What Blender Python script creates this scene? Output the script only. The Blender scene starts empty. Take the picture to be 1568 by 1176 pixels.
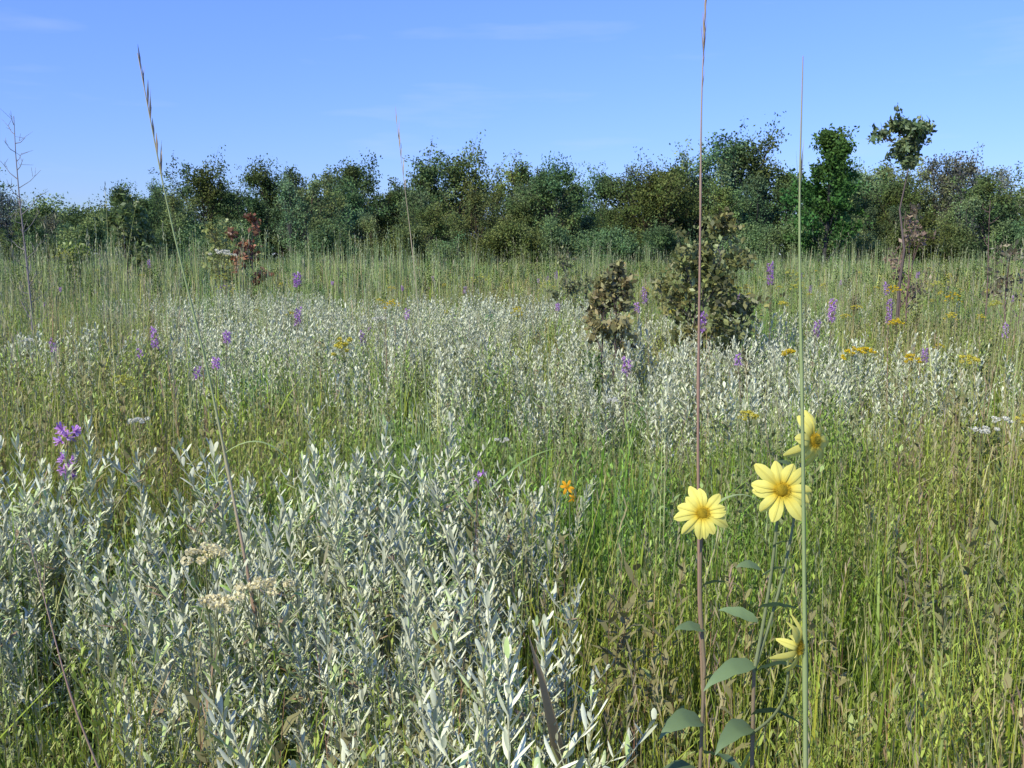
import bpy, math, random
import numpy as np
from mathutils import Vector, noise as mnoise
random.seed(7); np.random.seed(7)
R = random.uniform
scene = bpy.context.scene
CAM_H = 1.65

# ------------------------------------------------------------------ mesh builder
class MB:
    def __init__(s): s.v=[]; s.f=[]; s.c=[]; s.n=0
    def add(s, v, f, c):
        v=np.asarray(v,float); f=np.asarray(f,int); c=np.asarray(c,float)
        if c.ndim==1: c=np.tile(c,(len(v),1))
        s.v.append(v); s.f.append(f+s.n); s.c.append(c); s.n+=len(v)
    def pack(s):
        if len(s.v)>1: s.v=[np.concatenate(s.v)]; s.f=[np.concatenate(s.f)]; s.c=[np.concatenate(s.c)]
        return s
    def merge(s, o, loc, rz, sc, tilt=(0,0), tint=1.0):
        o.pack(); c,sn=math.cos(rz),math.sin(rz)
        M=np.array([[c,-sn,0],[sn,c,0],[0,0,1.]])
        v=(o.v[0]@M.T)*sc; v=v+np.array([tilt[0],tilt[1],0])*v[:,2:3]+np.array(loc)
        s.add(v,o.f[0],o.c[0]*tint)
    def mesh(s, name, mat, smooth=True):
        v=np.concatenate(s.v); f=np.concatenate(s.f); c=np.concatenate(s.c)
        m=bpy.data.meshes.new(name)
        m.vertices.add(len(v)); m.vertices.foreach_set('co', v.ravel())
        m.loops.add(f.size); m.loops.foreach_set('vertex_index', f.ravel().astype(np.int32))
        m.polygons.add(len(f))
        m.polygons.foreach_set('loop_start', np.arange(0,f.size,4,dtype=np.int32))
        m.polygons.foreach_set('loop_total', np.full(len(f),4,dtype=np.int32))
        m.update(calc_edges=True)
        a=m.attributes.new('Col','FLOAT_COLOR','POINT')
        a.data.foreach_set('color', np.concatenate([c,np.ones((len(c),1))],1).ravel())
        m.polygons.foreach_set('use_smooth', np.full(len(f),smooth))
        m.materials.append(mat); m.update()
        return m

def nrm(a):
    a=np.asarray(a,float); return a/(np.linalg.norm(a,axis=-1,keepdims=True)+1e-9)

def strip(mb, pts, side, w, col, fold=0.0):
    pts=np.asarray(pts,float); k=len(pts); w=np.asarray(w,float)
    side=nrm(side)
    if side.ndim==1: side=np.tile(side,(k,1))
    col=np.asarray(col,float)
    if col.ndim==1: col=np.tile(col,(k,1))
    if fold==0:
        v=np.empty((2*k,3)); v[0::2]=pts-side*w[:,None]/2; v[1::2]=pts+side*w[:,None]/2
        i=np.arange(k-1)*2
        f=np.stack([i,i+1,i+3,i+2],1); c=np.repeat(col,2,0)
    else:
        t=np.gradient(pts,axis=0); nn=nrm(np.cross(side,t))
        v=np.empty((3*k,3)); off=nn*w[:,None]*fold
        v[0::3]=pts-side*w[:,None]/2+off; v[1::3]=pts; v[2::3]=pts+side*w[:,None]/2+off
        i=np.arange(k-1)*3
        f=np.concatenate([np.stack([i,i+1,i+4,i+3],1),np.stack([i+1,i+2,i+5,i+4],1)])
        c=np.repeat(col,3,0)
    mb.add(v,f,c)

def tube(mb, pts, rad, col, n=5):
    pts=np.asarray(pts,float); k=len(pts); rad=np.broadcast_to(np.asarray(rad,float),(k,))
    t=nrm(np.gradient(pts,axis=0))
    ref=np.array([1.,0.13,0.]) if abs(t[0][0])<.8 else np.array([0,1.,.1])
    a=nrm(np.cross(t,ref)); b=nrm(np.cross(t,a))
    th=np.arange(n)*2*math.pi/n
    v=(pts[:,None,:]+rad[:,None,None]*(np.cos(th)[None,:,None]*a[:,None,:]+np.sin(th)[None,:,None]*b[:,None,:])).reshape(-1,3)
    f=[]
    for i in range(k-1):
        for j in range(n):
            j2=(j+1)%n; f.append((i*n+j,i*n+j2,(i+1)*n+j2,(i+1)*n+j))
    col=np.asarray(col,float)
    if col.ndim==1: col=np.tile(col,(k,1))
    mb.add(v,f,np.repeat(col,n,0))

def leaves_np(mb, c, L, W, cols, up=0.0):
    n=len(c)
    a=np.random.normal(size=(n,3)); a[:,2]+=up; a=nrm(a)
    b=nrm(np.cross(a,np.random.normal(size=(n,3))))
    v=np.empty((n,4,3)); L=np.asarray(L).reshape(-1,1); W=np.asarray(W).reshape(-1,1)
    v[:,0]=c-a*L/2; v[:,1]=c+b*W/2; v[:,2]=c+a*L/2; v[:,3]=c-b*W/2
    mb.add(v.reshape(-1,3), np.arange(4*n).reshape(n,4), np.repeat(cols,4,0))

# ------------------------------------------------------------------ materials
def plant_mat(name, transl=0.3, v0=.85, v1=1.15, patch=None, pscale=.25, pfac=.5, gloss=0.0, grough=.45):
    m=bpy.data.materials.new(name); m.use_nodes=True
    nt=m.node_tree; N=nt.nodes; Lk=nt.links; N.clear()
    out=N.new('ShaderNodeOutputMaterial'); at=N.new('ShaderNodeAttribute'); at.attribute_name='Col'
    oi=N.new('ShaderNodeObjectInfo')
    col=at.outputs['Color']
    if patch:
        g=N.new('ShaderNodeNewGeometry')
        nz=N.new('ShaderNodeTexNoise'); nz.inputs['Scale'].default_value=pscale; nz.inputs['Detail'].default_value=1
        Lk.new(g.outputs['Position'],nz.inputs['Vector'])
        cr=N.new('ShaderNodeValToRGB'); els=cr.color_ramp.elements
        els[0].position=.36; els[0].color=(*patch[0],1); els[1].position=.64; els[1].color=(*patch[2],1)
        e=els.new(.5); e.color=(*patch[1],1)
        Lk.new(nz.outputs['Fac'],cr.inputs['Fac'])
        mx=N.new('ShaderNodeMix'); mx.data_type='RGBA'; mx.blend_type='MULTIPLY'; mx.inputs[0].default_value=pfac
        Lk.new(col,mx.inputs[6]); Lk.new(cr.outputs['Color'],mx.inputs[7]); col=mx.outputs[2]
    mr=N.new('ShaderNodeMapRange'); mr.inputs[3].default_value=v0; mr.inputs[4].default_value=v1
    Lk.new(oi.outputs['Random'],mr.inputs[0])
    vm=N.new('ShaderNodeVectorMath'); vm.operation='SCALE'; Lk.new(col,vm.inputs[0]); Lk.new(mr.outputs[0],vm.inputs['Scale'])
    p=N.new('ShaderNodeBsdfDiffuse'); Lk.new(vm.outputs[0],p.inputs['Color']); sh=p.outputs[0]
    if transl>0:
        tr=N.new('ShaderNodeBsdfTranslucent'); Lk.new(vm.outputs[0],tr.inputs['Color'])
        ms=N.new('ShaderNodeMixShader'); ms.inputs[0].default_value=transl
        Lk.new(sh,ms.inputs[1]); Lk.new(tr.outputs[0],ms.inputs[2]); sh=ms.outputs[0]
    if gloss>0:
        gl=N.new('ShaderNodeBsdfGlossy'); gl.inputs['Roughness'].default_value=grough
        ms=N.new('ShaderNodeMixShader'); ms.inputs[0].default_value=gloss
        Lk.new(sh,ms.inputs[1]); Lk.new(gl.outputs[0],ms.inputs[2]); sh=ms.outputs[0]
    Lk.new(sh,out.inputs[0])
    return m

GP=((.74,1.0,.82),(1.0,1.0,.95),(1.14,1.0,.92))
M_grass=plant_mat('grass_blades',.22,.93,1.15,GP,.55,.9,.02)
M_far=plant_mat('far_grass_blades',.0,.95,1.2,GP,.2,.85)
M_tall=plant_mat('tall_grass_culms',.0,.85,1.25,GP,.3,.6)
M_sage=plant_mat('silver_sage_leaf',.05,.95,1.12)
M_tree=plant_mat('tree_foliage',.2,.65,1.3,((.8,1,1.1),(1,1,1),(1.22,1.05,.8)),.16,.9)
M_shrub=plant_mat('shrub_foliage',.3,.95,1.05,None,gloss=.03)
M_flower=plant_mat('flower_petal',.3,.95,1.05)
M_stem=plant_mat('plant_stem',.0,.95,1.05,None,gloss=.04)

# ------------------------------------------------------------------ helpers
def link(name, mesh, loc=(0,0,0), rot=(0,0,0), scale=1):
    o=bpy.data.objects.new(name,mesh); scene.collection.objects.link(o)
    o.location=loc; o.rotation_euler=rot; o.scale=(scale,)*3
    return o
def gz(x,y):
    return .05*math.sin(.6*x+.4)*math.cos(.45*y)+.03*math.sin(1.3*y+x)

def scatter(name, meshes, pts):
    """pts rows: x,y,z,rx,ry,rz,scale,idx"""
    coll=bpy.data.collections.new(name+'_sources')
    for i,m in enumerate(meshes):
        coll.objects.link(bpy.data.objects.new('%s_variant_%02d'%(name,i),m))
    P=np.array(pts,float)
    me=bpy.data.meshes.new(name); me.vertices.add(len(P)); me.vertices.foreach_set('co',P[:,:3].ravel())
    a=me.attributes.new('rot','FLOAT_VECTOR','POINT'); a.data.foreach_set('vector',P[:,3:6].ravel())
    a=me.attributes.new('scl','FLOAT','POINT'); a.data.foreach_set('value',P[:,6].copy())
    a=me.attributes.new('idx','INT','POINT'); a.data.foreach_set('value',P[:,7].astype(np.int32))
    me.update()
    o=link(name,me)
    ng=bpy.data.node_groups.new(name+'_scatter','GeometryNodeTree')
    ng.interface.new_socket('Geometry',in_out='INPUT',socket_type='NodeSocketGeometry')
    ng.interface.new_socket('Geometry',in_out='OUTPUT',socket_type='NodeSocketGeometry')
    gi=ng.nodes.new('NodeGroupInput'); go=ng.nodes.new('NodeGroupOutput')
    ip=ng.nodes.new('GeometryNodeInstanceOnPoints'); ci=ng.nodes.new('GeometryNodeCollectionInfo')
    ci.inputs['Collection'].default_value=coll; ci.inputs['Separate Children'].default_value=True; ci.inputs['Reset Children'].default_value=True
    ip.inputs['Pick Instance'].default_value=True
    def na(t,n):
        x=ng.nodes.new('GeometryNodeInputNamedAttribute'); x.data_type=t; x.inputs['Name'].default_value=n
        return [s for s in x.outputs if s.enabled and s.name=='Attribute'][0]
    L=ng.links
    L.new(gi.outputs[0],ip.inputs['Points']); L.new(ci.outputs[0],ip.inputs['Instance'])
    L.new(na('INT','idx'),ip.inputs['Instance Index']); L.new(na('FLOAT_VECTOR','rot'),ip.inputs['Rotation']); L.new(na('FLOAT','scl'),ip.inputs['Scale'])
    L.new(ip.outputs[0],go.inputs[0])
    md=o.modifiers.new('scatter','NODES'); md.node_group=ng
    return o

def pt(x,y,s,idx,tilt=.08):
    return (x,y,gz(x,y),R(-tilt,tilt),R(-tilt,tilt),R(0,6.283),s,idx)
def n2(x,y,s,o=0): return mnoise.noise(Vector((x*s+o,y*s-o,o*.7)))

# ------------------------------------------------------------------ grass tiles
GREEN=[(.21,.34,.04),(.28,.40,.055),(.34,.42,.065),(.14,.24,.035),(.23,.36,.065)]
PALE=[(.37,.44,.18),(.42,.46,.21),(.33,.41,.21),(.41,.45,.17)]
TAN=[(.46,.39,.22),(.38,.28,.17),(.30,.19,.14)]
def blades(mb,n,side_,h0,h1,w0,w1,pal,segs=4,lean=.35,droop=.15,head=.0,headcol=(.36,.31,.19),headw=.006,nsp=6,clump=8,scat=.3,cr=.03):
    cs=[(R(-.5,.5)*side_,R(-.5,.5)*side_,R(.65,1.12),random.choice(pal)) for _ in range(max(3,int(n/clump)))]
    for _ in range(n):
        if random.random()>scat:
            cx_,cy_,hm,cb=random.choice(cs); b=np.array([cx_+random.gauss(0,cr),cy_+random.gauss(0,cr),-.03])
            if random.random()<.4: cb=random.choice(pal)
        else: b=np.array([R(-.5,.5)*side_,R(-.5,.5)*side_,-.03]); hm=R(.5,1.05); cb=random.choice(pal)
        h=R(h0,h1)*hm; la=R(0,6.283); d=np.array([math.cos(la),math.sin(la),0]); le=(random.random()**1.6)*lean*h
        t=np.linspace(0,1,segs+1)[:,None]
        dr=droop*R(0,1)
        p=b+d*le*t**1.8+np.array([0,0,1.])*(h*(t-dr*t**3))
        sa=la+math.pi/2+R(-.7,.7); side=np.array([math.cos(sa),math.sin(sa),0])
        w=R(w0,w1)*np.interp(np.linspace(0,1,segs+1),[0,.3,.7,1],[.8,1,.75,.12])
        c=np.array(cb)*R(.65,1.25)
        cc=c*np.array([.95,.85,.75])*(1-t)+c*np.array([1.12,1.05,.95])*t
        if random.random()<head:
            w=np.full(segs+1,max(w0*.9,.0016)); w[-1]*=.6
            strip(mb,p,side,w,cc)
            hc=(np.array(headcol)*.6+c*.4)*R(.8,1.3); L=R(.10,.2)*h
            for j in range(nsp):
                s=1-j/nsp*L/h
                q=np.array([np.interp(s,t[:,0],p[:,k]) for k in range(3)])
                aa=R(0,6.283); e=np.array([math.cos(aa)*.3,math.sin(aa)*.3,1.0]); e/=np.linalg.norm(e)
                l=R(.02,.04)*(headw/.006)**.5
                strip(mb,[q,q+e*l*.5,q+e*l],np.cross(e,[math.sin(aa),.3,.1]),[headw*.3,headw*.7,headw*.2],hc)
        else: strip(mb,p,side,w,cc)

def leafy_forb(h,n,ll,lw,col,stemcol,seed,up=.9,side_br=0,r=.0022):
    random.seed(seed); mb=MB()
    def shoot(b,top,n,ll,r):
        b=np.array(b,float); top=np.array(top,float)
        t=np.linspace(0,1,5)[:,None]; bow=np.array([R(-.03,.03),R(-.03,.03),0])
        p=b+(top-b)*t+bow*np.sin(math.pi*t)
        tube(mb,p,np.linspace(r,r*.4,5),stemcol,3)
        for i in range(n):
            s=.12+.88*i/n; q=np.array([np.interp(s,t[:,0],p[:,k]) for k in range(3)])
            az=i*2.4+R(-.3,.3); up_=up*(.6+.8*s)
            e=nrm([math.cos(az),math.sin(az),up_]); sd=np.array([-math.sin(az),math.cos(az),0])
            l=ll*R(.7,1.2)*(1-.4*s); c=np.array(col)*R(.7,1.3)
            dz=np.array([0,0,-l*R(0,.35)])
            strip(mb,[q,q+e*l*.45,q+e*l+dz],sd,[lw*.5,lw,lw*.15],c)
    shoot((0,0,-.03),(R(-.06,.06),R(-.06,.06),h),n,ll,r)
    for k in range(side_br):
        z=h*R(.45,.75); a=R(0,6.283)
        shoot((0,0,z),(math.cos(a)*.09,math.sin(a)*.09,z+h*.25),n//3,ll*.7,.0015)
    return mb.pack()
forbs=[leafy_forb(R(.65,.95),44,.055,.0075,random.choice([(.26,.39,.055),(.32,.43,.075),(.21,.33,.055)]),(.27,.26,.09),100+i,up=1.2,side_br=3) for i in range(6)]
forbs_b=[leafy_forb(R(.5,.8),28,.085,.018,random.choice([(.17,.28,.065),(.28,.37,.12),(.29,.30,.12)]),(.29,.20,.11),140+i,up=.8,side_br=2) for i in range(4)]
forbs_c=[leafy_forb(R(.8,1.15),44,.10,.026,c_,(.26,.19,.10),160+i,up=.8,side_br=4,r=.004) for i,c_ in enumerate([(.14,.23,.065),(.23,.32,.09),(.25,.23,.11),(.31,.38,.12),(.17,.25,.11)])]
random.seed(11)
near=[]
for i in range(6):
    mb=MB(); blades(mb,350,.5,.35,.95,.0022,.0055,GREEN*4+PALE+TAN[:1],5,.42,.22,.06,clump=24,cr=.02,scat=.22)
    blades(mb,50,.5,.7,1.1,.0018,.0032,GREEN*2+PALE+TAN*2,5,.2,.05,.5,clump=5)
    blades(mb,44,.5,.45,.95,.007,.014,GREEN+PALE[:1],6,.7,.35,0,clump=4)
    for k in range(11): mb.merge(random.choice(forbs),(R(-.25,.25),R(-.25,.25),0),R(0,6),R(.65,1.15),(R(-.14,.14),R(-.14,.14)),R(.75,1.2))
    for k in range(4): mb.merge(random.choice(forbs_b),(R(-.25,.25),R(-.25,.25),0),R(0,6),R(.7,1.15),(R(-.12,.12),R(-.12,.12)),R(.8,1.2))
    near.append(mb.mesh('near_grass_tile_%d'%i,M_grass))
mid=[]
for i in range(5):
    mb=MB(); blades(mb,640,1.5,.4,1.02,.005,.0115,GREEN*3+PALE*3+TAN[:1],4,.34,.16,.10,headw=.009,nsp=4,clump=22,cr=.045,scat=.25)
    blades(mb,50,1.5,.5,.95,.013,.022,GREEN+PALE[:1],5,.6,.3,0,clump=4,cr=.05)
    blades(mb,40,1.5,.85,1.3,.004,.007,PALE*2+TAN,4,.2,.04,.5,headw=.011,nsp=5,clump=5,cr=.05)
    for k in range(32): mb.merge(random.choice(forbs+forbs_b+forbs_b),(R(-.7,.7),R(-.7,.7),0),R(0,6),R(.8,1.25),(R(-.12,.12),R(-.12,.12)),R(.8,1.3))
    mid.append(mb.mesh('mid_grass_tile_%d'%i,M_grass))
far=[]
for i in range(4):
    mb=MB(); blades(mb,850,4,.5,1.1,.015,.030,GREEN*2+PALE*2+TAN[:1],3,.3,.1,.08,headw=.02,nsp=3,clump=25,cr=.12)
    for k in range(24): mb.merge(random.choice(forbs_c),(R(-2,2),R(-2,2),0),R(0,6),R(.9,1.4),(0,0),R(.7,1.1))
    far.append(mb.mesh('far_grass_tile_%d'%i,M_far))
TC=[(.25,.35,.14),(.30,.38,.18),(.35,.34,.20),(.21,.30,.12)]
tall_a=[];tall_b=[]
for i in range(5):
    mb=MB(); blades(mb,26,.9,1.1,2.05,.0035,.009,TC,5,.14,.03,.55,(.33,.29,.22),.011,7,clump=6); tall_a.append(mb.mesh('indiangrass_mid_%d'%i,M_tall))
for i in range(4):
    mb=MB(); blades(mb,110,3,1.15,2.0,.009,.022,TC,5,.12,.03,.4,(.31,.31,.21),.024,3,clump=10,cr=.1); tall_b.append(mb.mesh('indiangrass_far_%d'%i,M_tall))
bush=[]
for i in range(5):
    mb=MB()
    for k in range(6): mb.merge(forbs_c[i],(R(-.12,.12),R(-.12,.12),0),R(0,6),R(.7,1.05),(R(-.2,.2),R(-.2,.2)),R(.8,1.2))
    bush.append(mb.mesh('forb_bush_%d'%i,M_grass))

# ------------------------------------------------------------------ sage
def sage(h,seed,far_=False):
    random.seed(seed); mb=MB()
    tone=R(.90,1.12); gr=R(0,.7)
    def shoot(b,top,n,ll,lw,s0,r):
        b=np.array(b,float); top=np.array(top,float)
        t=np.linspace(0,1,6)[:,None]; bow=np.array([R(-.05,.05),R(-.05,.05),0])*(top[2]-b[2])
        p=b+(top-b)*t+bow*np.sin(math.pi*t)
        tube(mb,p,np.linspace(r,r*.45,6),(.40,.40,.25),4)
        for i in range(n):
            s=s0+(1-s0)*(i/(n-1))**.9; q=np.array([np.interp(s,t[:,0],p[:,k]) for k in range(3)])
            az=i*2.399+R(-.4,.4); up_=.45+1.4*s**2+R(-.3,.35)
            if s>.96: up_=2.6
            e=nrm([math.cos(az),math.sin(az),up_]); sd=np.array([-math.sin(az),math.cos(az),R(-.45,.45)])
            l=ll*R(.7,1.25)*(1-.42*s**3); w=lw*R(.7,1.25)*(1-.2*s)
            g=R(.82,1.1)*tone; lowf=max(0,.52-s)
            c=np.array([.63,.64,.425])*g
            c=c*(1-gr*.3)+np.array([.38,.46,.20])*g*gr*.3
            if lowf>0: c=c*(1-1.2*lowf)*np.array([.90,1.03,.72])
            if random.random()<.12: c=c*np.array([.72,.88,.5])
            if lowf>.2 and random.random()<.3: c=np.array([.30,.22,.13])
            cur=np.array([0,0,-l*R(-.15,.35)])
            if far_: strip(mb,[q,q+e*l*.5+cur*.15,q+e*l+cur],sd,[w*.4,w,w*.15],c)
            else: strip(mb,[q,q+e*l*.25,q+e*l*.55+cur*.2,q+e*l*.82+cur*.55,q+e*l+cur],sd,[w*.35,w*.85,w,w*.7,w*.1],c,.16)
    top=(R(-.10,.10),R(-.10,.10),h)
    shoot((0,0,-.03),top,44 if far_ else 70,.068,.0120 if not far_ else .021,.25,.0035)
    for k in range(random.randint(5,9)):
        z=h*R(.4,.88); a=R(0,6.283); f=z/h; o=np.array([top[0]*f,top[1]*f,z]); l=R(.08,.2)
        shoot(o,o+np.array([math.cos(a)*l*.7,math.sin(a)*l*.7,l]),9 if far_ else 16,.043,.0095 if not far_ else .012,.15,.002)
    return mb.pack()
sg=[sage(R(.72,.98),300+i) for i in range(9)]
sgf=[sage(R(.75,.95),330+i,True) for i in range(5)]
random.seed(21)
def sage_tile(src,n,side,extra=0,lo=.78,hi=1.1):
    mb=MB()
    for k in range(n): mb.merge(random.choice(src),(R(-.5,.5)*side,R(-.5,.5)*side,0),R(0,6),R(lo,hi),(R(-.2,.2),R(-.2,.2)),R(.9,1.1))
    if extra: blades(mb,extra,side,.5,1.0,.003,.007,GREEN+PALE,5,.3,.15,.1,clump=5)
    return mb
sage_near=[sage_tile(sg,6,.34,20,.68,1.12).mesh('sage_bunch_%d'%i,M_sage) for i in range(7)]
sage_mid=[sage_tile(sgf,22,1.0,60,.75,1.1).mesh('sage_bunch_back_%d'%i,M_sage) for i in range(4)]
sage_one=[s.mesh('sage_single_%d'%i,M_sage) for i,s in enumerate(sg[:5])]
sage_bits=[sage_tile(sgf,3,.5).mesh('sage_sprigs_%d'%i,M_sage) for i in range(3)]

def fg_sage(x,y):
    e=n2(x,y,2.2,3.1)
    if not(1.25<y<3.75+.5*e): return False
    if x<-.3 and y<1.65: return False
    if x>.03*y-.0+.08*e: return False
    if x<-.52*y-.35: return False
    if x<-.32*y+.12*e and y<2.2: return False
    if x<-.9 and n2(x,y,1.6,9)<-.10: return False
    return True
SG=[(1.35,7.2,1.6,1.5),(.4,6.6,.9,1.0),(2.9,8.2,1.0,1.0),(-2.3,11.5,2.6,2.4),(-.7,15,2.1,2.2),(-3.9,8.7,.8,.8),(-.9,9.4,1.2,1.1),(2.2,11.5,1.2,1.1),(-4.4,17,1.7,1.8),(-2.9,15,1.3,1.4),(.9,9.3,1.0,.9)]
def in_mid_sage(x,y):
    for (cx,cy,rx,ry) in SG:
        if ((x-cx)/rx)**2+((y-cy)/ry)**2 < 1.0+1.6*n2(x,y,.9,5): return True
    return False
def grid(y0,y1,step,fx=.72,pad=.8,jit=.3):
    out=[]; y=y0
    while y<y1:
        W=fx*y+pad; x=-W+R(0,step)
        while x<W:
            out.append((x+R(-jit,jit)*step,y+R(-jit,jit)*step)); x+=step
        y+=step
    return out
def region(y0,y1,dens,fx=.72,pad=.8):
    out=[]; wmax=fx*y1+pad; n=int(dens*(y1-y0)*2*wmax)
    for _ in range(n):
        y=R(y0,y1); x=R(-wmax,wmax)
        if abs(x)<fx*y+pad: out.append((x,y))
    return out

pts=[]
for x,y in grid(1.3,4.1,.27):
    if fg_sage(x,y): pts.append(pt(x,y,(.98+.24*n2(x,y,3,1))*R(.95,1.05)*(.95 if y<1.6 else 1),random.randrange(7),.06))
scatter('white_sage_clump',sage_near,pts)
pts=[(-.99,3.3,0,.03,.05,1.0,1.38,0),(-.62,3.2,0,.03,-.05,2.0,1.12,1),(-1.66,3.2,0,.03,-.05,2.0,1.1,2),(-1.22,3.1,0,.06,-.05,3.0,1.08,3),(.06,2.2,0,.04,.05,1,1.0,4)]
pts+=[pt(x,y,R(.85,1.1),random.randrange(5),.1) for x,y in region(2.4,5,1.2) if not fg_sage(x,y) and x<.02*y]
scatter('white_sage_sprigs',sage_one,pts)
scatter('white_sage_clump.001',sage_mid,[pt(x,y,R(.9,1.18),random.randrange(4),.05) for x,y in grid(5,21,.78) if in_mid_sage(x,y)])
scatter('white_sage_sprigs.001',sage_bits,[pt(x,y,R(.75,1.05),random.randrange(3),.08) for x,y in region(5,28,.6) if n2(x,y,.35,2)>-.02])

# ------------------------------------------------------------------ grass scatter
pts=[]
for x,y in grid(1.0,5.4,.42):
    s_=fg_sage(x,y)
    if s_ and random.random()<.75: continue
    sc_=(.94+.34*n2(x,y,1.6,6))*R(.92,1.08)*(.82 if (y<1.5 and x>-.4) else 1)*(.8 if s_ else 1)
    pts.append(pt(x,y,sc_,random.randrange(6),.06))
scatter('prairie_grass',near,pts)
pts=[]
for x,y in grid(5.2,24,1.15):
    if in_mid_sage(x,y) and random.random()<.82: continue
    pts.append(pt(x,y,(.90+.3*n2(x,y,.6,7))*R(.92,1.08),random.randrange(5),.03))
scatter('prairie_grass.001',mid,pts)
scatter('prairie_grass.002',far,[pt(x,y,R(.85,1.12),random.randrange(4),.02) for x,y in grid(23,78,3.1,.74,3)])
pts=[]
for x,y in grid(4.6,24,.95):
    k=n2(x,y,.3,8)+.02*(y-12)+(.3 if x<-.33*y else 0)
    if k<0: continue
    pts.append(pt(x,y,R(.65,1.1)*(.8 if y<7 else 1),random.randrange(5),.04))
scatter('indiangrass_stand',tall_a,pts)
scatter('indiangrass_stand.001',tall_b,[pt(x,y,R(.75,1.15),random.randrange(4),.02) for x,y in grid(22,66,3.4,.74,3) if n2(x,y,.12,4)>-.2])
scatter('leafy_prairie_forbs',bush,[pt(x,y,R(.6,1.15)*(.8 if y<7 else 1),random.randrange(5),.06) for x,y in region(4.6,40,.38) if n2(x,y,.4,12)>-.12])

# ------------------------------------------------------------------ trees
def tree_mesh(name,h,w,seed,nl=16,lpt=45,leaf=.2,col=(.075,.11,.03),base=.12,stems=1,spread=.09,bark=(.12,.10,.08),tips=.25,twigs=7,el=(.5,1.3),mat=None,var=.35,thick=1.0,umb=False):
    random.seed(seed); np.random.seed(seed); mb=MB()
    for st in range(stems):
        a0=R(0,6.283); off=np.array([math.cos(a0),math.sin(a0),0])*(w*.22 if stems>1 else 0)
        hh=h*(R(.7,1) if st else 1.0)
        t=np.linspace(0,1,7)[:,None]
        wob=np.array([[R(-1,1),R(-1,1),0] for _ in range(7)])*h*.012
        p=off*.3*(1-t)+off*t+np.array([0,0,1.])*hh*.93*t+wob; p[0,2]=-.1
        tube(mb,p,np.linspace(h*.016,h*.003,7)/math.sqrt(stems)*thick,bark,6)
        m=max(4,nl//stems)
        for i in range(m):
            s=base+(1-base)*(i+.5)/m
            q=np.array([np.interp(s,t[:,0],p[:,k]) for k in range(3)])
            prof=math.sin(math.pi*min(1,.22+.78*s))**.7 if s>.36 else .78+.22*s/.36
            if umb: prof=R(.5,1.0)
            L=w*.5*max(prof,.25)*R(.6,1.12)/(1 if stems==1 else 1.4)
            az=i*2.4+R(-.5,.5); e=R(*el)*(.8+.5*s) if not umb else R(*el)
            d=np.array([math.cos(az)*math.cos(e),math.sin(az)*math.cos(e),math.sin(e)])
            LL=L/max(math.cos(e),.5); LL=min(LL,(h-q[2])*1.05/max(d[2],.1)+.05*h)
            if umb: LL=L
            tip=q+d*LL; mi=(q+tip)/2+np.array([0,0,-.03*LL])
            tube(mb,np.array([q,mi,tip]),np.array([h*.006,h*.004,h*.0015])*thick,bark,4)
            for k in range(twigs):
                ss=R(.3,1.0); o=q+(tip-q)*ss
                dd=nrm(d*.6+np.random.normal(size=3)*.55+np.array([0,0,tips]))
                tl=LL*R(.2,.45)+(.02*h if not umb else .03)
                e2=o+dd*tl
                tube(mb,[o,(o+e2)/2,e2],np.array([h*.002,h*.0015,h*.0008])*thick,bark,3)
                nn=int(lpt*R(.4,1.4)); u=np.random.rand(nn,1)*.95+.1
                c=o+(e2-o)*u+np.clip(np.random.normal(size=(nn,3)),-1.7,1.7)*w*spread*R(.6,1.2)*np.array([1,1,.8])
                cc=np.array(col)*R(1-var,1+var)*np.array([R(.88,1.15),1,R(.85,1.1)])
                cc=cc[None,:]*np.random.uniform(.7,1.3,(nn,1)); c[:,2]=np.maximum(c[:,2],.03)
                sz=leaf*np.random.uniform(.6,1.3,nn)
                leaves_np(mb,c,sz,sz*.55,cc,up=.4)
    return mb.mesh(name,mat or M_tree,False)

tr=[]  # tree line leaf colours lifted and blued to paint in distance haze
for i in range(5): tr.append(tree_mesh('round_tree_%d'%i,8,R(5.5,7.5),500+i,22,70,.21,(.14,.21,.075),.08,1,.045))
for i in range(4): tr.append(tree_mesh('willow_thicket_%d'%i,8,R(4.6,6.6),520+i,24,55,.19,(.175,.245,.105),.05,4,.042,tips=.8,el=(.8,1.4)))
for i in range(2): tr.append(tree_mesh('hazy_tree_%d'%i,8,6,540+i,22,36,.18,(.18,.22,.18),.1,2,.045,bark=(.27,.25,.24),tips=.5))  # haze painted into the colour: greyer, bluer leaves and pale bark
for i in range(3): tr.append(tree_mesh('brush_%d'%i,8,11,560+i,20,85,.36,(.15,.215,.08),.0,3,.065,tips=.3))
random.seed(31)
prof=[(-42,6),(-38,7.4),(-35.3,7.2),(-33.7,5.3),(-31.5,4.6),(-29.5,5.6),(-27.5,6.6),(-24.5,7.7),(-22,7.6),(-20,6.6),(-17.5,8.0),(-14.8,8.9),(-13,8.2),(-11.2,8.0),(-8.3,6.9),(-6,8.0),(-4,8.4),(-1.5,7.2),(.7,8.0),(2.5,8.8),(4.4,7.4),(6.6,7.8),(9.3,9.0),(11.6,8.2),(13,8.2),(14.6,9.8),(16.2,10.4),(18.2,9.2),(19.6,7.6),(23.5,7.4),(25.3,8.2),(27.4,9.2),(29,7.5),(30.8,9.6),(32.4,10.2),(34.2,9.0),(36.5,7.0),(40,7.5),(44,8.0),(48,7.5)]
pts=[]
for x,h in prof:
    y=R(70,76); k=random.choice([0,1,2,3,4,5,6,7,8,0,1,9])
    if x>25 or 12<x<17: k=random.choice([9,10,2,6])
    pts.append((x*y/72,y,-.3,0,0,R(0,6.28),h/8*.87*R(.94,1.06),k))
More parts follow.
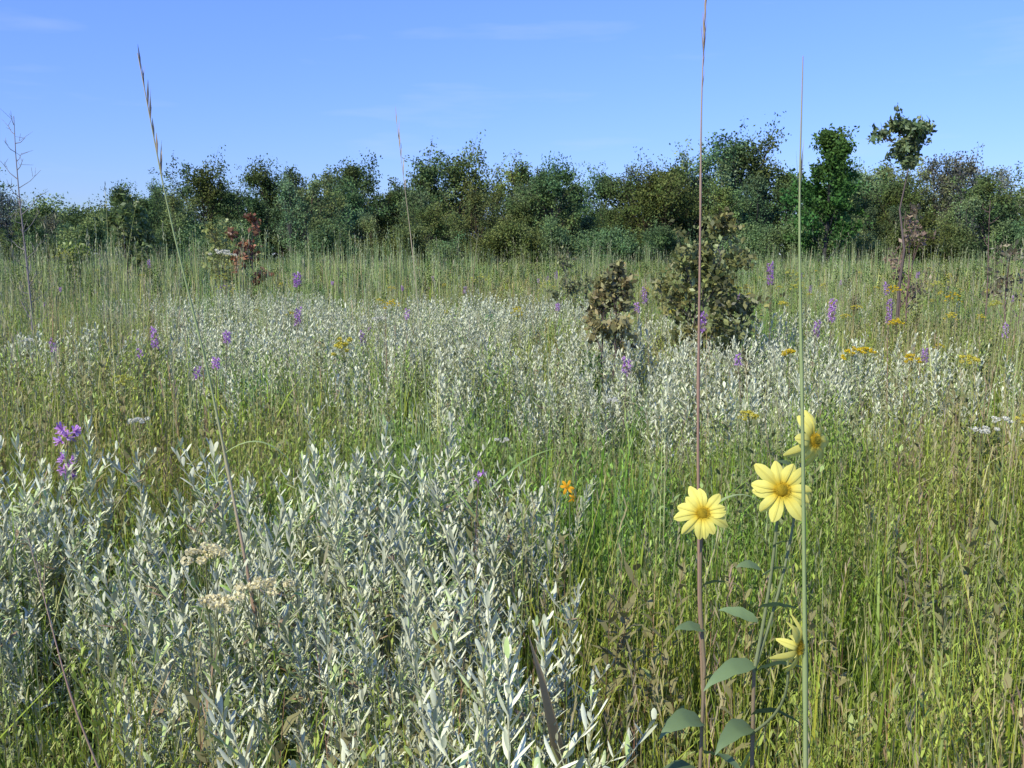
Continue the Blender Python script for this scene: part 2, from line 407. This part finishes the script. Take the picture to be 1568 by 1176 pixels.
for x in np.arange(-46,50,1.7):
    xx=x+R(-.8,.8); y=R(62,70); hp=np.interp(xx,[p[0] for p in prof],[p[1] for p in prof])
    pts.append((xx,y,-.2,0,0,R(0,6.28),hp/8*R(.42,.78),random.choice([0,1,2,3,4,5,6,7,8])))
for x in np.arange(-46,50,2.2):
    pts.append((x+R(-1,1),R(57,62),-.2,0,0,R(0,6.28),R(.24,.42),random.choice([11,12,13])))
for x in np.arange(-54,58,2.4):
    pts.append((x+R(-1,1),R(76,84),-.2,0,0,R(0,6.28),R(.5,.68),random.choice([11,12,13])))
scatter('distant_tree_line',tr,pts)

link('cottonwood_tree',tree_mesh('cottonwood_tree',8.0,3.6,601,26,80,.21,(.10,.19,.045),.06,1,.05,twigs=8),(17.2,55,0),(0,0,.5))
link('birch_sapling',tree_mesh('sapling_top',3.62,.80,612,18,22,.085,(.17,.23,.09),.83,1,.06,bark=(.20,.15,.12),twigs=5,mat=M_shrub,thick=.45,umb=True,el=(-.1,1.25)),(5.42,14,0))
link('crabapple_shrub',tree_mesh('shrub_brown',2.05,1.3,603,26,28,.075,(.21,.22,.075),.22,3,.05,twigs=7,mat=M_shrub,var=.6,thick=.7),(2.0,10,0))
link('crabapple_shrub.001',tree_mesh('shrub_brown_b',1.62,.64,604,16,16,.062,(.26,.24,.10),.48,2,.05,twigs=6,bark=(.14,.10,.08),mat=M_shrub,var=.6,thick=.7,tips=.6),(.78,8.4,0))
link('sumac_shrub',tree_mesh('sumac',2.6,1.1,605,10,12,.12,(.26,.12,.06),.3,2,.06,mat=M_shrub,twigs=5,var=.6,thick=.6),(-5.8,22,0))
link('oak_sapling',tree_mesh('oak_sapling',3.1,1.7,606,14,22,.14,(.14,.19,.06),.35,2,.06,mat=M_shrub,twigs=6,thick=.6),(-9.5,25,0))
link('dogwood_shrub',tree_mesh('dogwood',2.2,1.5,607,16,20,.10,(.30,.33,.10),.15,3,.06,mat=M_shrub,twigs=5),(-6.6,23,0))
link('dogwood_shrub.001',tree_mesh('dogwood_b',1.9,1.0,617,16,16,.10,(.26,.33,.07),.3,3,.06,mat=M_shrub,twigs=5),(-10.5,24,0))
link('dogwood_shrub.002',tree_mesh('dogwood_c',1.6,1.1,618,16,10,.08,(.21,.23,.10),.2,3,.06,mat=M_shrub,twigs=5),(1.1,17,0))
link('red_leaved_shrub',tree_mesh('red_shrub',2.5,.7,608,10,7,.08,(.25,.19,.12),.3,3,.07,bark=(.26,.16,.13),mat=M_shrub,twigs=5,tips=.8,thick=.6),(5.6,14.3,0))
link('red_leaved_shrub.001',tree_mesh('red_shrub_b',1.9,1.0,609,12,7,.08,(.25,.23,.13),.2,3,.07,bark=(.28,.18,.15),mat=M_shrub,twigs=5,tips=.8,thick=.6),(6.6,13.2,0))

def bare(name,h,seed,loc,col=(.22,.19,.17),n=16):
    random.seed(seed); mb=MB(); t=np.linspace(0,1,9)[:,None]
    p=np.concatenate([.03*np.sin(t*5)+.02*t,.02*np.cos(t*4),h*.93*t],1)
    tube(mb,p,np.linspace(.014,.003,9),col,6)
    for i in range(n):
        s=.3+.7*i/n; q=np.array([np.interp(s,t[:,0],p[:,k]) for k in range(3)]); az=i*2.4
        L=R(.15,.4)*(1.1-s*.4); d=np.array([math.cos(az)*.8,math.sin(az)*.8,R(.4,1)])
        tip=q+d*L; tube(mb,[q,q+d*L*.5+np.array([0,0,-.02]),tip],[.005,.003,.0015],col,4)
        for k in range(3):
            o=q+d*L*R(.4,1); e=o+np.array([R(-.1,.1),R(-.1,.1),R(0,.1)]); tube(mb,[o,(o+e)/2,e],[.002,.0018,.001],col,3)
    link(name,mb.mesh(name,M_stem),loc)
bare('bare_sapling',3.2,71,(-4.86,10,0),n=24)
bare('bare_sapling.001',2.6,72,(7.1,15,0),(.2,.12,.10),10)

# ------------------------------------------------------------------ tall lone grass stalks
def stalk(name, path, r0, cols, spik=14, hw=.006, seed=1, leaves=(), tap=.82):
    random.seed(seed); mb=MB(); path=np.array(path,float)
    k=np.linspace(0,1,len(path)); t=np.linspace(0,1,28)
    p=np.stack([np.interp(t,k,path[:,i]) for i in range(3)],1)
    for _ in range(3): p[1:-1]=(p[:-2]+p[1:-1]*2+p[2:])/4
    c=np.stack([np.interp(t,np.linspace(0,1,len(cols)),np.array(cols)[:,i]) for i in range(3)],1)
    r=r0*(1-tap*t); r[[6,12,18]]*=1.35
    tube(mb,p,r,c,6)
    for j in range(spik):
        s=R(.80,.985); q=np.array([np.interp(s,t,p[:,i]) for i in range(3)])
        a=R(0,6.28); e=nrm([math.cos(a)*.10,math.sin(a)*.10,1]); l=R(.04,.08)
        strip(mb,[q,q+e*l*.5,q+e*l],[math.sin(a),-math.cos(a),0],[hw*.3,hw,hw*.15],np.array([.40,.31,.20])*R(.8,1.2),.2)
    for (s,az,l,w,dr,cc) in leaves:
        q=np.array([np.interp(s,t,p[:,i]) for i in range(3)]); u=np.linspace(0,1,12)[:,None]
        d=np.array([math.cos(az),math.sin(az),0])
        pp=q+d*l*u+np.array([0,0,1.])*(l*.75*u-l*dr*u**2.2)
        strip(mb,pp,[-math.sin(az),math.cos(az),0.2],w*np.interp(u[:,0],[0,.2,.6,1],[.7,1,.8,.08]),cc,.15)
    link(name,mb.mesh(name,M_stem))
g=(.21,.31,.08); gg=(.30,.37,.14); tn=(.45,.37,.22); rd=(.34,.21,.14); pk=(.42,.32,.22)
stalk('big_bluestem_stalk',[(.50,2.3,0),(.45,2.3,.8),(.435,2.3,1.25),(.43,2.3,1.7),(.425,2.3,2.0),(.43,2.3,2.21)],.0050,[g,rd,rd,rd,pk,pk],14,.005,2,[(.3,.5,.3,.008,1.1,gg)])
stalk('big_bluestem_stalk.001',[(-.60,2.6,0),(-.70,2.6,.7),(-.745,2.6,1.0),(-.80,2.6,1.35),(-.885,2.6,1.75),(-.945,2.6,2.15)],.0060,[gg,rd,tn,gg,gg,tn],12,.006,3,[(.47,.1,.22,.009,1.2,gg)])
stalk('big_bluestem_stalk.002',[(.43,1.32,0),(.425,1.32,.6),(.412,1.32,.98),(.392,1.32,1.4),(.375,1.32,1.7),(.373,1.32,1.90)],.0052,[gg,tn,gg,gg,gg,pk],4,.0016,4,[],.88)
stalk('big_bluestem_stalk.003',[(-.30,4,0),(-.34,4,1.0),(-.40,4,1.7),(-.455,4,2.18)],.0036,[gg,gg,tn,tn],8,.004,5,[])
stalk('big_bluestem_stalk.005',[(-.55,1.5,0),(-.62,1.5,.7),(-.70,1.5,.95),(-.78,1.55,1.22)],.0030,[rd,tn,rd,pk],4,.002,7,[])
stalk('big_bluestem_stalk.006',[(-.12,3.0,0),(-.10,3,.6),(-.07,3,1.0),(-.02,3.0,1.12)],.0022,[gg,gg,g,g],0,.002,8,[(.5,2.2,.3,.010,.35,g),(.6,.6,.3,.009,.4,g)])

# ------------------------------------------------------------------ rosinweed (yellow composite)
def frame(n):
    n=nrm(n); u=nrm(np.cross([0,0,1],n)); v=np.cross(n,u); return n,u,v
def comp_flower(mb,c,n,rad,npet,droop,seed,pet=(.91,.84,.20),basec=(.75,.55,.03),disc=(.50,.36,.03)):
    random.seed(seed); c=np.array(c,float); n,u,v=frame(n)
    r0=rad*.20
    for i in range(npet):
        a=2*math.pi*i/npet+R(-.2,.2); e=u*math.cos(a)+v*math.sin(a); sd=-u*math.sin(a)+v*math.cos(a)
        L=rad*R(.78,1.06); t=np.linspace(0,1,9); dr=droop*R(.2,2.0); tw=R(-.5,.5)
        p=c[None]+e[None]*(r0*.7+(L-r0*.7)*t)[:,None]+n[None]*((.10*np.sin(t*2.6)-dr*t**2)*rad)[:,None]+sd[None]*(R(-.1,.1)*rad*t**2)[:,None]
        w=rad*.38*R(.8,1.12)*np.interp(t,[0,.15,.45,.75,.9,1],[.35,.65,1,.92,.66,.22])
        side=sd[None]+n[None]*(tw*t)[:,None]
        k=np.clip(t*2.2,0,1)[:,None]; cc=np.array(basec)*(1-k)+np.array(pet)*k*R(.88,1.05)
        strip(mb,p,side,w,cc,R(.08,.22))
        strip(mb,p+n[None]*.0006,side,w*.16,cc*.86)
    rings=5; pp=[];rr=[]
    for i in range(rings+1):
        th=i/rings*math.pi/2; pp.append(c+n*(r0*.55*math.sin(th)-.001)); rr.append(max(r0*math.cos(th),.0004))
    pp=np.array(pp); th=np.arange(12)*2*math.pi/12
    vv=np.concatenate([pp[i]+rr[i]*(np.cos(th)[:,None]*u+np.sin(th)[:,None]*v) for i in range(rings+1)])
    ff=[(i*12+j,i*12+(j+1)%12,(i+1)*12+(j+1)%12,(i+1)*12+j) for i in range(rings) for j in range(12)]
    mb.add(vv,ff,disc)
    for i in range(110):
        r=r0*1.1*math.sqrt((i+.5)/110); a=i*2.39996; zz=r0*.55*math.sqrt(max(0,1-(r/r0/1.1)**2))
        q=c+(u*math.cos(a)+v*math.sin(a))*r+n*zz; o=nrm(n+(u*math.cos(a)+v*math.sin(a))*r/r0*.7)
        l=r0*R(.25,.5); cc=np.array((.70,.48,.04) if i>40 else (.38,.33,.05))*R(.7,1.2)
        strip(mb,[q,q+o*l*.6,q+o*l],np.cross(o,u+v*.4),[r0*.07,r0*.14,r0*.10],cc)
    for i in range(12):
        a=2*math.pi*i/12+.2; e=u*math.cos(a)+v*math.sin(a); sd=-u*math.sin(a)+v*math.cos(a); t=np.linspace(0,1,4)
        p=(c-n*r0*.5)[None]+e[None]*(r0*1.35*t)[:,None]+n[None]*(r0*.35*t)[:,None]
        strip(mb,p,sd,r0*np.array([.6,.7,.5,.1]),(.17,.25,.08))
def ovate(mb,q,d,l,w,droop,col,roll=0.):
    d=nrm(d); u=np.linspace(0,1,9)[:,None]; sd=nrm(np.cross(d,[0,0,1])); sd=nrm(sd+np.array([0,0,roll]))
    p=np.array(q)+d*l*u+np.array([0,0,-1.])*(droop*l*u**2)
    p=p+np.array([0,0,1.])*(.012*l*np.sin(u*17))
    strip(mb,p,sd,w*np.interp(u[:,0],[0,.12,.35,.7,1],[.25,.7,1,.65,.04]),np.array(col)*np.linspace(.85,1.15,9)[:,None],.14)

O=np.array([.42,1.42,0])
rw=bpy.data.objects.new('rosinweed_plant',None); scene.collection.objects.link(rw); rw.location=O
fl=[((.388,1.40,1.312),(-.10,-1,.18),.050,11,.15,41),((.279,1.42,1.272),(-.18,-1,.50),.043,13,.18,42),
    ((.447,1.45,1.375),(.62,-.75,.15),.045,9,.35,43),((.398,1.32,1.108),(.80,-.62,-.05),.040,9,.45,44)]
st=MB(); sc=(.22,.25,.11); rs=(.25,.19,.11)
def curve(mb,a,b,r,bow=(0,0,0),c=sc):
    a=np.array(a,float);b=np.array(b,float);t=np.linspace(0,1,10)[:,None]
    tube(mb,a+(b-a)*t+np.array(bow)*np.sin(math.pi*t),np.linspace(r,r*.65,10),c,7)
curve(st,(.35,1.45,-.02),(.367,1.44,1.02),.0046,(.01,0,0),rs)
curve(st,(.367,1.44,1.02),(.392,1.425,1.30),.0030,(.006,.005,0))
curve(st,(.367,1.44,1.02),(.435,1.462,1.365),.0026,(.012,0,0))
curve(st,(.31,1.47,-.02),(.295,1.455,1.02),.0042,(-.01,0,0),rs)
curve(st,(.295,1.455,1.02),(.283,1.440,1.26),.0030,(-.004,.004,0),rs)
curve(st,(.365,1.44,.92),(.385,1.335,1.105),.0024,(.014,-.03,0))
o=link('stem',st.mesh('rosinweed_stem',M_stem)); o.parent=rw; o.location=-O
for i,(c,n,r,k,dr,sd) in enumerate(fl):
    mb=MB(); comp_flower(mb,c,n,r,k,dr,sd)
    o=link('flower_head_%d'%(i+1),mb.mesh('flower_head',M_flower)); o.parent=rw; o.location=-O
lf=MB(); lc=(.19,.27,.11); random.seed(5)
for q,d,l,w,dr,rl in [((.372,1.44,1.18),(-1,-.3,.7),.05,.02,.4,.5),((.375,1.44,1.17),(1,.1,.8),.05,.02,.4,.5),((.37,1.44,1.12),(1,-.3,.4),.065,.026,.3,.6),((.37,1.44,1.10),(-1,.1,.5),.065,.024,.2,.6),
                   ((.368,1.44,1.03),(-1,-.5,.35),.10,.030,.5,.6),((.368,1.44,1.02),(1,-.1,.6),.09,.030,.45,.6),
                   ((.366,1.44,.95),(.9,-.5,.7),.10,.036,.6,.6),((.366,1.44,.93),(-.7,-.6,.5),.10,.034,.6,.5),
                   ((.36,1.44,.85),(.4,-1,.6),.12,.045,.6,.5),((.36,1.44,.83),(-.7,-1,.5),.12,.045,.6,.5),((.36,1.44,.84),(1,-.2,.8),.12,.045,.6,.6),
                   ((.290,1.455,1.15),(.9,-.4,.6),.045,.018,.3,.5),((.293,1.455,1.08),(-.9,-.4,.5),.06,.022,.3,.5),((.294,1.455,1.0),(.9,-.3,.6),.07,.026,.3,.5),((.295,1.455,.93),(-.8,-.5,.7),.11,.036,.6,.6),((.30,1.455,.88),(.5,-1,.6),.10,.036,.4,.4),((.30,1.455,.83),(-1,-.2,.9),.12,.045,.6,.6),
                   ((.425,1.46,1.33),(-1,-.2,.6),.04,.018,.2,.3),((.385,1.43,1.22),(1,-.1,.5),.035,.014,.2,.3)]:
    ovate(lf,q,d,l,w,dr,np.array(lc)*R(.7,1.25),rl)
o=link('leaves',lf.mesh('rosinweed_leaves',M_shrub)); o.parent=rw; o.location=-O

def dock(name,x,y,h,seed,cols):
    random.seed(seed); mb=MB()
    for i in range(5):
        a=R(0,6.28); ovate(mb,(0,0,.03),(math.cos(a)*.3,math.sin(a)*.3-.1,1),h*R(.8,1),.075,.05,np.array(random.choice(cols)),.1)
    link(name,mb.mesh(name,M_shrub),(x,y,0))
dock('prairie_dock',.22,1.85,.95,5,[(.34,.34,.11),(.40,.28,.13),(.24,.33,.09)])
dock('prairie_dock.001',.32,1.65,.90,6,[(.36,.22,.11),(.30,.32,.10)])
dock('prairie_dock.002',.50,1.45,.84,7,[(.20,.30,.10),(.18,.28,.09)])

mb=MB(); comp_flower(mb,(.125,2.2,1.125),(-.2,-1,.3),.018,6,.2,51,(.85,.45,.03),(.8,.35,.02)); comp_flower(mb,(.138,2.2,1.10),(.3,-1,0),.013,5,.5,52,(.85,.45,.03),(.8,.35,.02))
curve(mb,(.15,2.22,0),(.13,2.208,1.12),.002)
link('orange_coneflower',mb.mesh('orange_coneflower',M_flower))

# ------------------------------------------------------------------ blazing star / goldenrod / white aster
def liatris(name,h,sp,seed,dens=1.0,sz=1.0):
    random.seed(seed); np.random.seed(seed); mb=MB()
    bend=np.array([R(-.07,.07),R(-.07,.07),0]); t=np.linspace(0,1,8)[:,None]
    p=bend*t**2+np.array([0,0,1.])*h*t
    tube(mb,p,np.linspace(.003,.0015,8),(.28,.20,.14),5)
    for i in range(34):
        s=.15+.75*i/34; q=np.array([np.interp(s,t[:,0],p[:,k]) for k in range(3)]); az=i*2.4; l=.09*(1.1-s)
        e=nrm([math.cos(az),math.sin(az),1.2]); strip(mb,[q,q+e*l*.5,q+e*l],[-math.sin(az),math.cos(az),0],[.003,.004,.001],(.22,.22,.12))
    nh=int(15*dens)
    for i in range(nh):
        s=1-(i/nh)**.9*sp/h; q=np.array([np.interp(s,t[:,0],p[:,k]) for k in range(3)]); az=i*2.4
        o=q+np.array([math.cos(az),math.sin(az),.3])*.013*sz
        old=random.random()<(.0+.35*i/nh)
        for k in range(18):
            e=nrm(np.random.normal(size=3)+np.array([math.cos(az),math.sin(az),.4])*1.2); l=R(.008,.019)*sz
            c=np.array(random.choice([(.64,.35,.68),(.72,.47,.76),(.54,.28,.56)]))*R(.8,1.2)
            if old: c=np.array((.36,.26,.26))
            strip(mb,[o,o+e*l],np.cross(e,[.3,.2,1]),[.003*sz,.005*sz],c)
    return mb.mesh(name,M_flower)
LI=[(-1.97,9,1.14,.15,1.5),(-2.14,10,1.44,.14,1.7),(-2.87,8,1.04,.17,1.4),(2.87,9,1.22,.2,1.4),(3.6,9.5,1.20,.22,1.3),(2.6,10,1.54,.22,1.5),
    (1.48,8,1.16,.16,1.4),(.67,6,1.0,.09,1.3),(-1.57,3.4,1.04,.05,1.6),(1.54,6.5,.98,.08,1.1),(-1.94,6,.95,.07,1.1),(-1.15,8,1.02,.1,1.1),
    (-2.68,7,.97,.06,1.0),(1.45,11,1.1,.12,1.2),(-.14,3,.97,.03,.9),(2.4,8,1.1,.13,1.2),(3.9,8,1.08,.13,1.1),(-1.1,10,1.08,.1,1.1),(-1.53,3.4,.94,.08,1.2),
    (-7.2,20,1.5,.15,1.4),(1.3,9.3,1.3,.13,1.1),(-3.4,7.5,1.0,.1,1.1)]
for i,(x,y,z,sp,sz) in enumerate(LI):
    link('blazing_star' if i==0 else 'blazing_star.%03d'%i,liatris('blazing_star_%d'%i,z,sp,800+i,sp/.12,sz),(x,y,0),(0,0,i*1.3))
lv=[liatris('blazing_star_small_%d'%i,.85+.07*i,.05+.02*i,850+i,1,.9+.1*i) for i in range(5)]
pts=[]; random.seed(91)
for x,y in region(5,24,.30):
    if n2(x,y,.45,30)>.04: pts.append(pt(x,y,R(.85,1.2),random.randrange(5),.12))
scatter('blazing_star_drift',lv,pts)

def goldenrod(name,h,w,seed,col=(.72,.52,.04),flat=.35,n=26,sz=.006):
    random.seed(seed); np.random.seed(seed); mb=MB()
    tube(mb,[(0,0,0),(.01,0,h*.5),(0,0,h*.97)],[.003,.0025,.0015],(.25,.25,.11),5)
    for i in range(24):
        s=.2+.7*i/24; az=i*2.4; e=nrm([math.cos(az),math.sin(az),.8]); l=.06; q=np.array([.005,0,s*h])
        strip(mb,[q,q+e*l*.5,q+e*l],[-math.sin(az),math.cos(az),0],[.006,.011,.002],(.19,.25,.08),.1)
    for i in range(n):
        az=i*2.4; r=w*.5*math.sqrt((i+.5)/n)*R(.7,1.2); q=np.array([0,0,h-.08-w*.3]); o=np.array([math.cos(az)*r,math.sin(az)*r,h-flat*r*R(.3,1.4)+R(-.3,.1)*w*.4])
        tube(mb,[q,(q+o)/2+np.array([0,0,-.01]),o],[.0012,.001,.0008],(.26,.28,.12),3)
        m=40; c=o+nrm(np.random.normal(size=(m,3)))*sz*np.array([1.0,1.0,.6])
        cc=np.array(col)[None]*np.random.uniform(.75,1.12,(m,1)); leaves_np(mb,c,np.full(m,sz*.8),np.full(m,sz*.7),cc,.8)
    return mb.mesh(name,M_flower)
GR=[(-1.45,12,1.1,.2),(2.4,7,1.0,.16),(2.53,7.1,.99,.12),(2.83,7,.95,.12),(3.63,13,1.45,.2),(.5,14,1.28,.3),(-.45,14,1.38,.35),(5.3,12,1.2,.22),(5.1,12,1.35,.25),(-4.3,15,1.2,.3),(-4.5,15.5,1.35,.25),(-2.36,6,.92,.15),(2.25,10,1.33,.12),(1.0,12,1.15,.15),(-6.7,15,1.7,.3),(3.0,10.5,1.35,.15),(4.2,11,1.3,.15),(4.6,9.5,1.2,.12),(1.9,6.8,1.0,.08),(3.4,8.8,1.08,.12)]
for i,(x,y,h,w) in enumerate(GR):
    link('goldenrod' if i==0 else 'goldenrod.%03d'%i,goldenrod('goldenrod_%d'%i,h,w,900+i,(.80,.62,.04) if i in(1,2,0,7,16,3,18,19) else (.60,.60,.13),.8,15,.012),(x,y,0))
gv=[goldenrod('goldenrod_small_%d'%i,R(.9,1.15),.12,950+i,(.68,.60,.09),.9,12,.012) for i in range(3)]
pts=[]; random.seed(92)
for x,y in region(5,34,.28):
    if x>.05*y or random.random()<.22: pts.append(pt(x,y,R(.85,1.2),random.randrange(3),.1))
scatter('goldenrod_drift',gv,pts)
WB=[(-.62,1.95,1.06,.10,.0105,9),(-.50,1.9,1.01,.11,.0105,9),(-.57,1.85,.99,.08,.010,7),(-1.72,4.5,.90,.08,.011,9),(1.92,4,.95,.12,.010,8),(-1.2,9,1.08,.12,.012,10),(.51,5,.92,.08,.009,7),(-4.6,16,1.7,.4,.025,16),(-.04,4,.90,.06,.008,6),(-3.9,8,.97,.12,.011,8),(2.05,4.1,.97,.09,.009,7),(4.9,9,.97,.16,.012,8)]
for i,(x,y,h,w,sz,nn) in enumerate(WB):
    c=(.80,.78,.60) if i not in(0,1,2) else (.88,.80,.46)
    link('flat_topped_aster' if i==0 else 'flat_topped_aster.%03d'%i,goldenrod('flat_aster_%d'%i,h,w,980+i,c,.3,nn,sz),(x,y,0))

# ------------------------------------------------------------------ ground
s=np.linspace(-1,1,161); cx=900*np.sign(s)*np.abs(s)**3; X,Y=np.meshgrid(cx,cx)
Z=.05*np.sin(.6*X+.4)*np.cos(.45*Y)+.03*np.sin(1.3*Y+X); Z[np.hypot(X,Y)>90]=0
n=161; idx=np.arange(n*n).reshape(n,n)
F=np.stack([idx[:-1,:-1],idx[:-1,1:],idx[1:,1:],idx[1:,:-1]],-1).reshape(-1,4)
gm=bpy.data.materials.new('prairie_soil'); gm.use_nodes=True; N=gm.node_tree.nodes; Lk=gm.node_tree.links
p=N['Principled BSDF']; p.inputs['Roughness'].default_value=.95; p.inputs['Specular IOR Level'].default_value=.1
tc=N.new('ShaderNodeNewGeometry'); nz=N.new('ShaderNodeTexNoise'); nz.inputs['Scale'].default_value=3; nz.inputs['Detail'].default_value=4
Lk.new(tc.outputs['Position'],nz.inputs['Vector']); cr=N.new('ShaderNodeValToRGB'); cr.color_ramp.elements[0].color=(.04,.05,.02,1); cr.color_ramp.elements[1].color=(.11,.12,.05,1)
cr.color_ramp.elements[0].position=.35; cr.color_ramp.elements[1].position=.65
Lk.new(nz.outputs['Fac'],cr.inputs['Fac']); Lk.new(cr.outputs['Color'],p.inputs['Base Color'])
mb=MB(); mb.add(np.stack([X.ravel(),Y.ravel(),Z.ravel()],1),F,(.1,.1,.1)); link('ground',mb.mesh('ground',gm))

# ------------------------------------------------------------------ sky, sun, camera
to_sun=Vector((-.58,-.61,.76)).normalized(); elev=math.asin(to_sun.z); az=math.atan2(to_sun.x,to_sun.y)
w=bpy.data.worlds.new('World'); scene.world=w; w.use_nodes=True; N=w.node_tree.nodes; Lk=w.node_tree.links; N.clear()
out=N.new('ShaderNodeOutputWorld'); bg=N.new('ShaderNodeBackground'); sky=N.new('ShaderNodeTexSky'); sky.sky_type='NISHITA'; sky.sun_disc=False
sky.sun_elevation=elev; sky.sun_rotation=az; sky.air_density=1.0; sky.dust_density=.3; sky.ozone_density=4.0; sky.altitude=200
tc=N.new('ShaderNodeTexCoord')
sx=N.new('ShaderNodeSeparateXYZ'); Lk.new(tc.outputs['Generated'],sx.inputs[0])
rmp=N.new('ShaderNodeValToRGB'); Lk.new(sx.outputs['Z'],rmp.inputs['Fac']); E=rmp.color_ramp.elements
E[0].position=0; E[0].color=(.55*.5,.64*.5,.95*.5,1); E[1].position=.25; E[1].color=(.78*.5,.92*.5,1.70*.5,1)
m1=N.new('ShaderNodeMix'); m1.data_type='RGBA'; m1.blend_type='MULTIPLY'; m1.inputs[0].default_value=1; Lk.new(sky.outputs[0],m1.inputs[6]); Lk.new(rmp.outputs[0],m1.inputs[7])
m2=N.new('ShaderNodeMix'); m2.data_type='RGBA'; m2.blend_type='MULTIPLY'; m2.inputs[0].default_value=1; Lk.new(m1.outputs[2],m2.inputs[6]); m2.inputs[7].default_value=(2,2,2,1)
mp=N.new('ShaderNodeMapping'); mp.inputs['Scale'].default_value=(3,3,20); mp.inputs['Rotation'].default_value=(0,.06,0); Lk.new(tc.outputs['Generated'],mp.inputs['Vector'])
nz=N.new('ShaderNodeTexNoise'); nz.inputs['Scale'].default_value=1.6; nz.inputs['Detail'].default_value=4; Lk.new(mp.outputs[0],nz.inputs['Vector'])
mr=N.new('ShaderNodeMapRange'); mr.inputs[1].default_value=.60; mr.inputs[2].default_value=.9; mr.inputs[3].default_value=0; mr.inputs[4].default_value=.3; Lk.new(nz.outputs['Fac'],mr.inputs[0])
mx=N.new('ShaderNodeMix'); mx.data_type='RGBA'; Lk.new(mr.outputs[0],mx.inputs[0]); Lk.new(m2.outputs[2],mx.inputs[6]); mx.inputs[7].default_value=(5.0,5.6,6.4,1)
Lk.new(mx.outputs[2],bg.inputs['Color']); bg.inputs['Strength'].default_value=.15; Lk.new(bg.outputs[0],out.inputs[0])
ld=bpy.data.lights.new('sun','SUN'); ld.energy=5.0; ld.angle=math.radians(.5); ld.color=(1,.95,.82)
lo=bpy.data.objects.new('sun',ld); scene.collection.objects.link(lo); lo.rotation_euler=to_sun.to_track_quat('Z','Y').to_euler(); lo.location=(-20,-20,30)
cd=bpy.data.cameras.new('camera'); cd.lens=35; cd.sensor_width=36; cd.clip_start=.05; cd.clip_end=3000
co=bpy.data.objects.new('camera',cd); scene.collection.objects.link(co); co.location=(0,0,CAM_H); co.rotation_euler=(math.radians(90-7.5),0,0)
scene.camera=co
scene.view_settings.view_transform='Standard'; scene.view_settings.look='None'; scene.view_settings.exposure=0
print('done')
